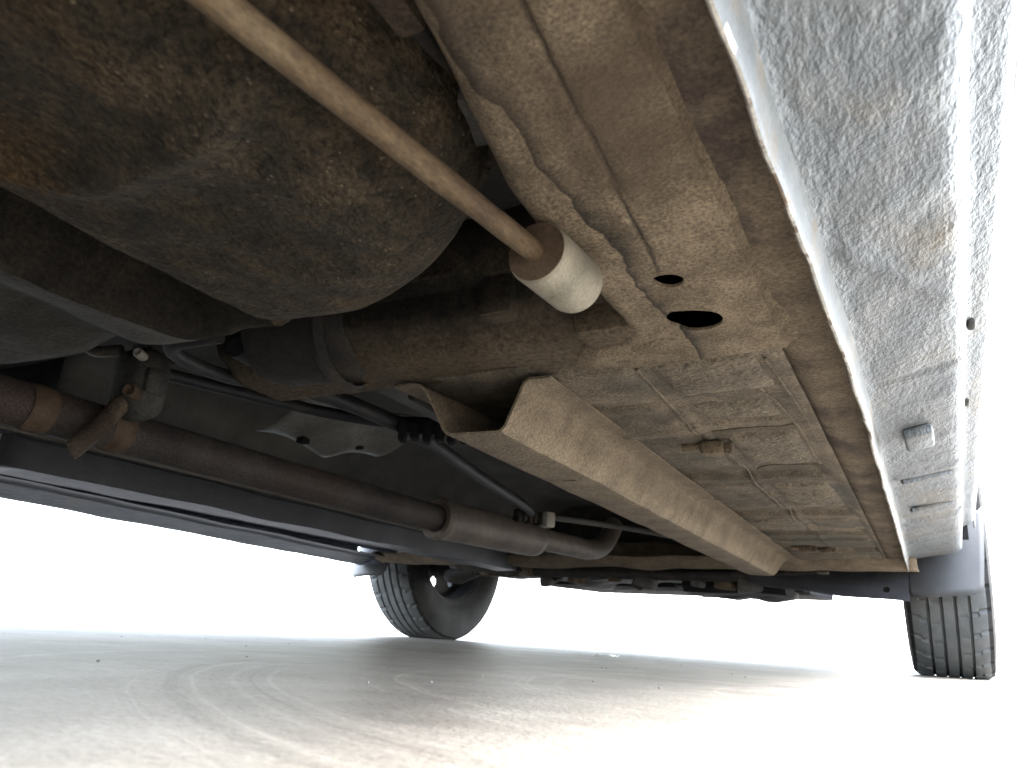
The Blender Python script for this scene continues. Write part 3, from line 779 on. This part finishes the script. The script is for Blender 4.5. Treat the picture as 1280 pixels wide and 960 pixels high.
for a, b_ in ((-.26, -.06), (-1.06, -1.25)):
    tube('control_arm', [(a, 1.74, .185), ((a + b_) / 2, 1.80, .165), (b_, 1.90, .175)], .020, M['dark'], n=12)
    tube('steering_rod', [(a, 1.68, .205), (b_, 1.78, .20)], .009, M['dark'], n=10)
random.seed(11)
for k in range(14):
    x = -1.0 + .058 * k + random.uniform(-.015, .015)
    rbox('bracket', (x, 1.69 + random.uniform(-.03, .03), .166 + random.uniform(-.018, .008)), (random.uniform(.02, .05), .03, random.uniform(.015, .035)), M['rubber_grey' if k % 2 else 'sill_inner'], .005,
         rot=(0, random.uniform(-.3, .3), random.uniform(-.4, .4)), parent=sf)
sweep_x('undertray', dens([(1.95, .24), (2.0, .170), (2.05, .165), (2.42, .175), (2.47, .20)], .03), -.30, -1.0, M['black'], 20, solid=.003)
def liner(cx0, cx1, y, m):
    v = []; n = 24
    for i in range(n + 1):
        a = PI * i / n
        for x in lin(cx0, cx1, 5): v.append((x, y - .325 * math.cos(a), .24 + .315 * math.sin(a)))
    mk('wheel_arch_liner', v, grid_faces(n + 1, 5), m, solid=.003)
for x0, x1 in ((-.20, .035), (-1.10, -1.335)):
    liner(x0, x1, WY, M['black']); liner(x0, x1, -.44, M['dark'])
for xw in (-.20, -1.10):
    for y in (WY, -.44):
        # closing plate inside each arch
        v = [(xw, y - .33, .24)] + [(xw, y - .325 * math.cos(PI * i / 24), .24 + .315 * math.sin(PI * i / 24)) for i in range(25)] + [(xw, y + .33, .24)]
        mk('arch_plate', v, [tuple(range(len(v)))], M['dark'], solid=.002)

# ------------------------------------------------------------------ outer body
def outer_body():
    from mathutils.geometry import delaunay_2d_cdt
    top = [(-1.02, .62), (-1.00, .92), (-.93, 1.0), (-.70, 1.33), (-.55, 1.39), (.1, 1.43), (.75, 1.39), (1.42, 1.0), (1.6, .96), (2.25, .84), (2.46, .70), (2.50, .55)]
    bot = [(2.50, .30), (2.42, .22), (2.28, .22)]
    def arch(y, r=.33): return [(y + r * math.cos(a), .26 + r * math.sin(a)) for a in lin(0, PI, 20)]
    outline = top + bot + arch(WY) + [(1.60, .275), (-.09, .275)] + arch(-.44) + [(-.80, .24), (-1.0, .28)]
    win = [[(-.62, 1.02), (-.50, 1.30), (.02, 1.355), (.02, 1.0)], [(.09, 1.0), (.09, 1.355), (.70, 1.33), (1.20, 1.0)]]
    pts = [Vector(p) for p in outline]; edges = [(i, (i + 1) % len(pts)) for i in range(len(pts))]
    for q in win:
        b0 = len(pts); pts += [Vector(p) for p in q]; edges += [(b0 + i, b0 + (i + 1) % len(q)) for i in range(len(q))]
    def inside(p, poly):
        c = False; n = len(poly)
        for i in range(n):
            a, b = poly[i], poly[(i + 1) % n]
            if (a[1] > p[1]) != (b[1] > p[1]) and p[0] < (b[0] - a[0]) * (p[1] - a[1]) / (b[1] - a[1]) + a[0]: c = not c
        return c
    y = -1.0
    while y < 2.5:
        z = .25
        while z < 1.43:
            if inside((y, z), outline) and not any(inside((y, z), q) for q in win): pts.append(Vector((y, z)))
            z += .06
        y += .06
    ov, oe, of, *_ = delaunay_2d_cdt(pts, edges, [], 0, 1e-4)
    fs = []
    for t in of:
        c = sum((ov[i] for i in t), Vector((0, 0))) / len(t)
        if inside(c, outline) and not any(inside(c, q) for q in win): fs.append(tuple(t))
    def bx(z, y):
        o = .047 + .033 * math.sin(max(0, min(1, (z - .275) / .45)) * PI / 2) if z < .95 else .080 - .30 * (z - .95) ** 1.15
        if z < .275: o = .047
        o -= .10 * max(0, (y - 1.9) / .6) ** 2 + .06 * max(0, (-.55 - y) / .47) ** 2
        return o
    for sgn, nm in ((1, 'near'), (-1, 'far')):
        X = lambda z, y: -.65 + sgn * (.65 + bx(z, y))
        mk('body_side', [(X(p.y, p.x), p.x, p.y) for p in ov], fs, M['body'], solid=.003, off=1 if sgn < 0 else -1)
        for q in win:
            mk('side_window', [(X(z, y_) - sgn * .008, y_, z) for y_, z in q], [tuple(range(len(q)))], M['glass'], solid=.004)
    # strip over the top from the rear bumper to the front bumper
    loop = [(-1.0, .28), (-1.035, .40)] + dens(top, .08) + [(2.51, .42), (2.50, .30), (2.42, .22)]
    loop = dens(loop, .07); nx = 14; v = []
    for y_, z in loop:
        w_ = .65 + bx(z, y_)
        for t in lin(-1, 1, nx):
            crown = .02 * (1 - t * t)
            bow = .06 * (1 - t * t)
            yy = y_ + (bow if y_ > 2.3 else -bow * .6 if y_ < -.9 else 0)
            v.append((-.65 + w_ * t, yy, z + (crown if z > .8 else 0)))
    f = grid_faces(len(loop), nx); mi = []
    for q in f:
        c = [sum(v[i][k] for i in q) / 4 for k in range(3)]
        g = (.78 < c[1] < 1.38 and c[2] > 1.02) or (c[1] < -.72 and c[2] > 1.03)
        g = g and abs(c[0] + .65) < .56
        lam = (2.2 < c[1] and .62 < c[2] < .80 and abs(c[0] + .65) > .42)
        tl = (c[1] < -.95 and .62 < c[2] < .9 and abs(c[0] + .65) > .5)
        mi.append(1 if g else 2 if lam else 3 if tl else 0)
    mk('body_top', v, f, None, mats=[M['body'], M['glass'], M['lamp'], M['tail']], midx=mi, solid=.003)
outer_body()

# ------------------------------------------------------------------ small things on the ground
pv = []
for i, x in enumerate(lin(-.019, .019, 6)):
    for j, y in enumerate(lin(-.012, .012, 5)):
        pv.append((-.527 + x + .002 * math.sin(j * 2), 1.297 + y + .003 * math.sin(i * 3), .0022 + .0035 * abs(math.sin(i * 1.3 + j)) ))
pp = mk('paper_scrap', pv, grid_faces(6, 5), M['paper'], None, solid=.0006)
pp['label'] = "small white scrap of paper on the shaded ground beneath the car"; pp['category'] = "paper scrap"
random.seed(5); ds = []
for k in range(70):
    r = random.uniform(.0004, .0011)
    x, y = random.uniform(-1.2, .1), random.uniform(.12, 1.8)
    bm = bmesh.new(); bmesh.ops.create_icosphere(bm, subdivisions=1, radius=r)
    v = [(x + q.co.x * random.uniform(.7, 1.3), y + q.co.y * random.uniform(.7, 1.3), r * .4 + q.co.z * .8) for q in bm.verts]; bm.verts.index_update()
    ds.append((v, [tuple(a.index for a in g.verts) for g in bm.faces])); bm.free()
gr = mk('grit', *join(*ds), M['grit'], None); gr['kind'] = 'stuff'; gr['label'] = "scattered grit on the concrete ground"
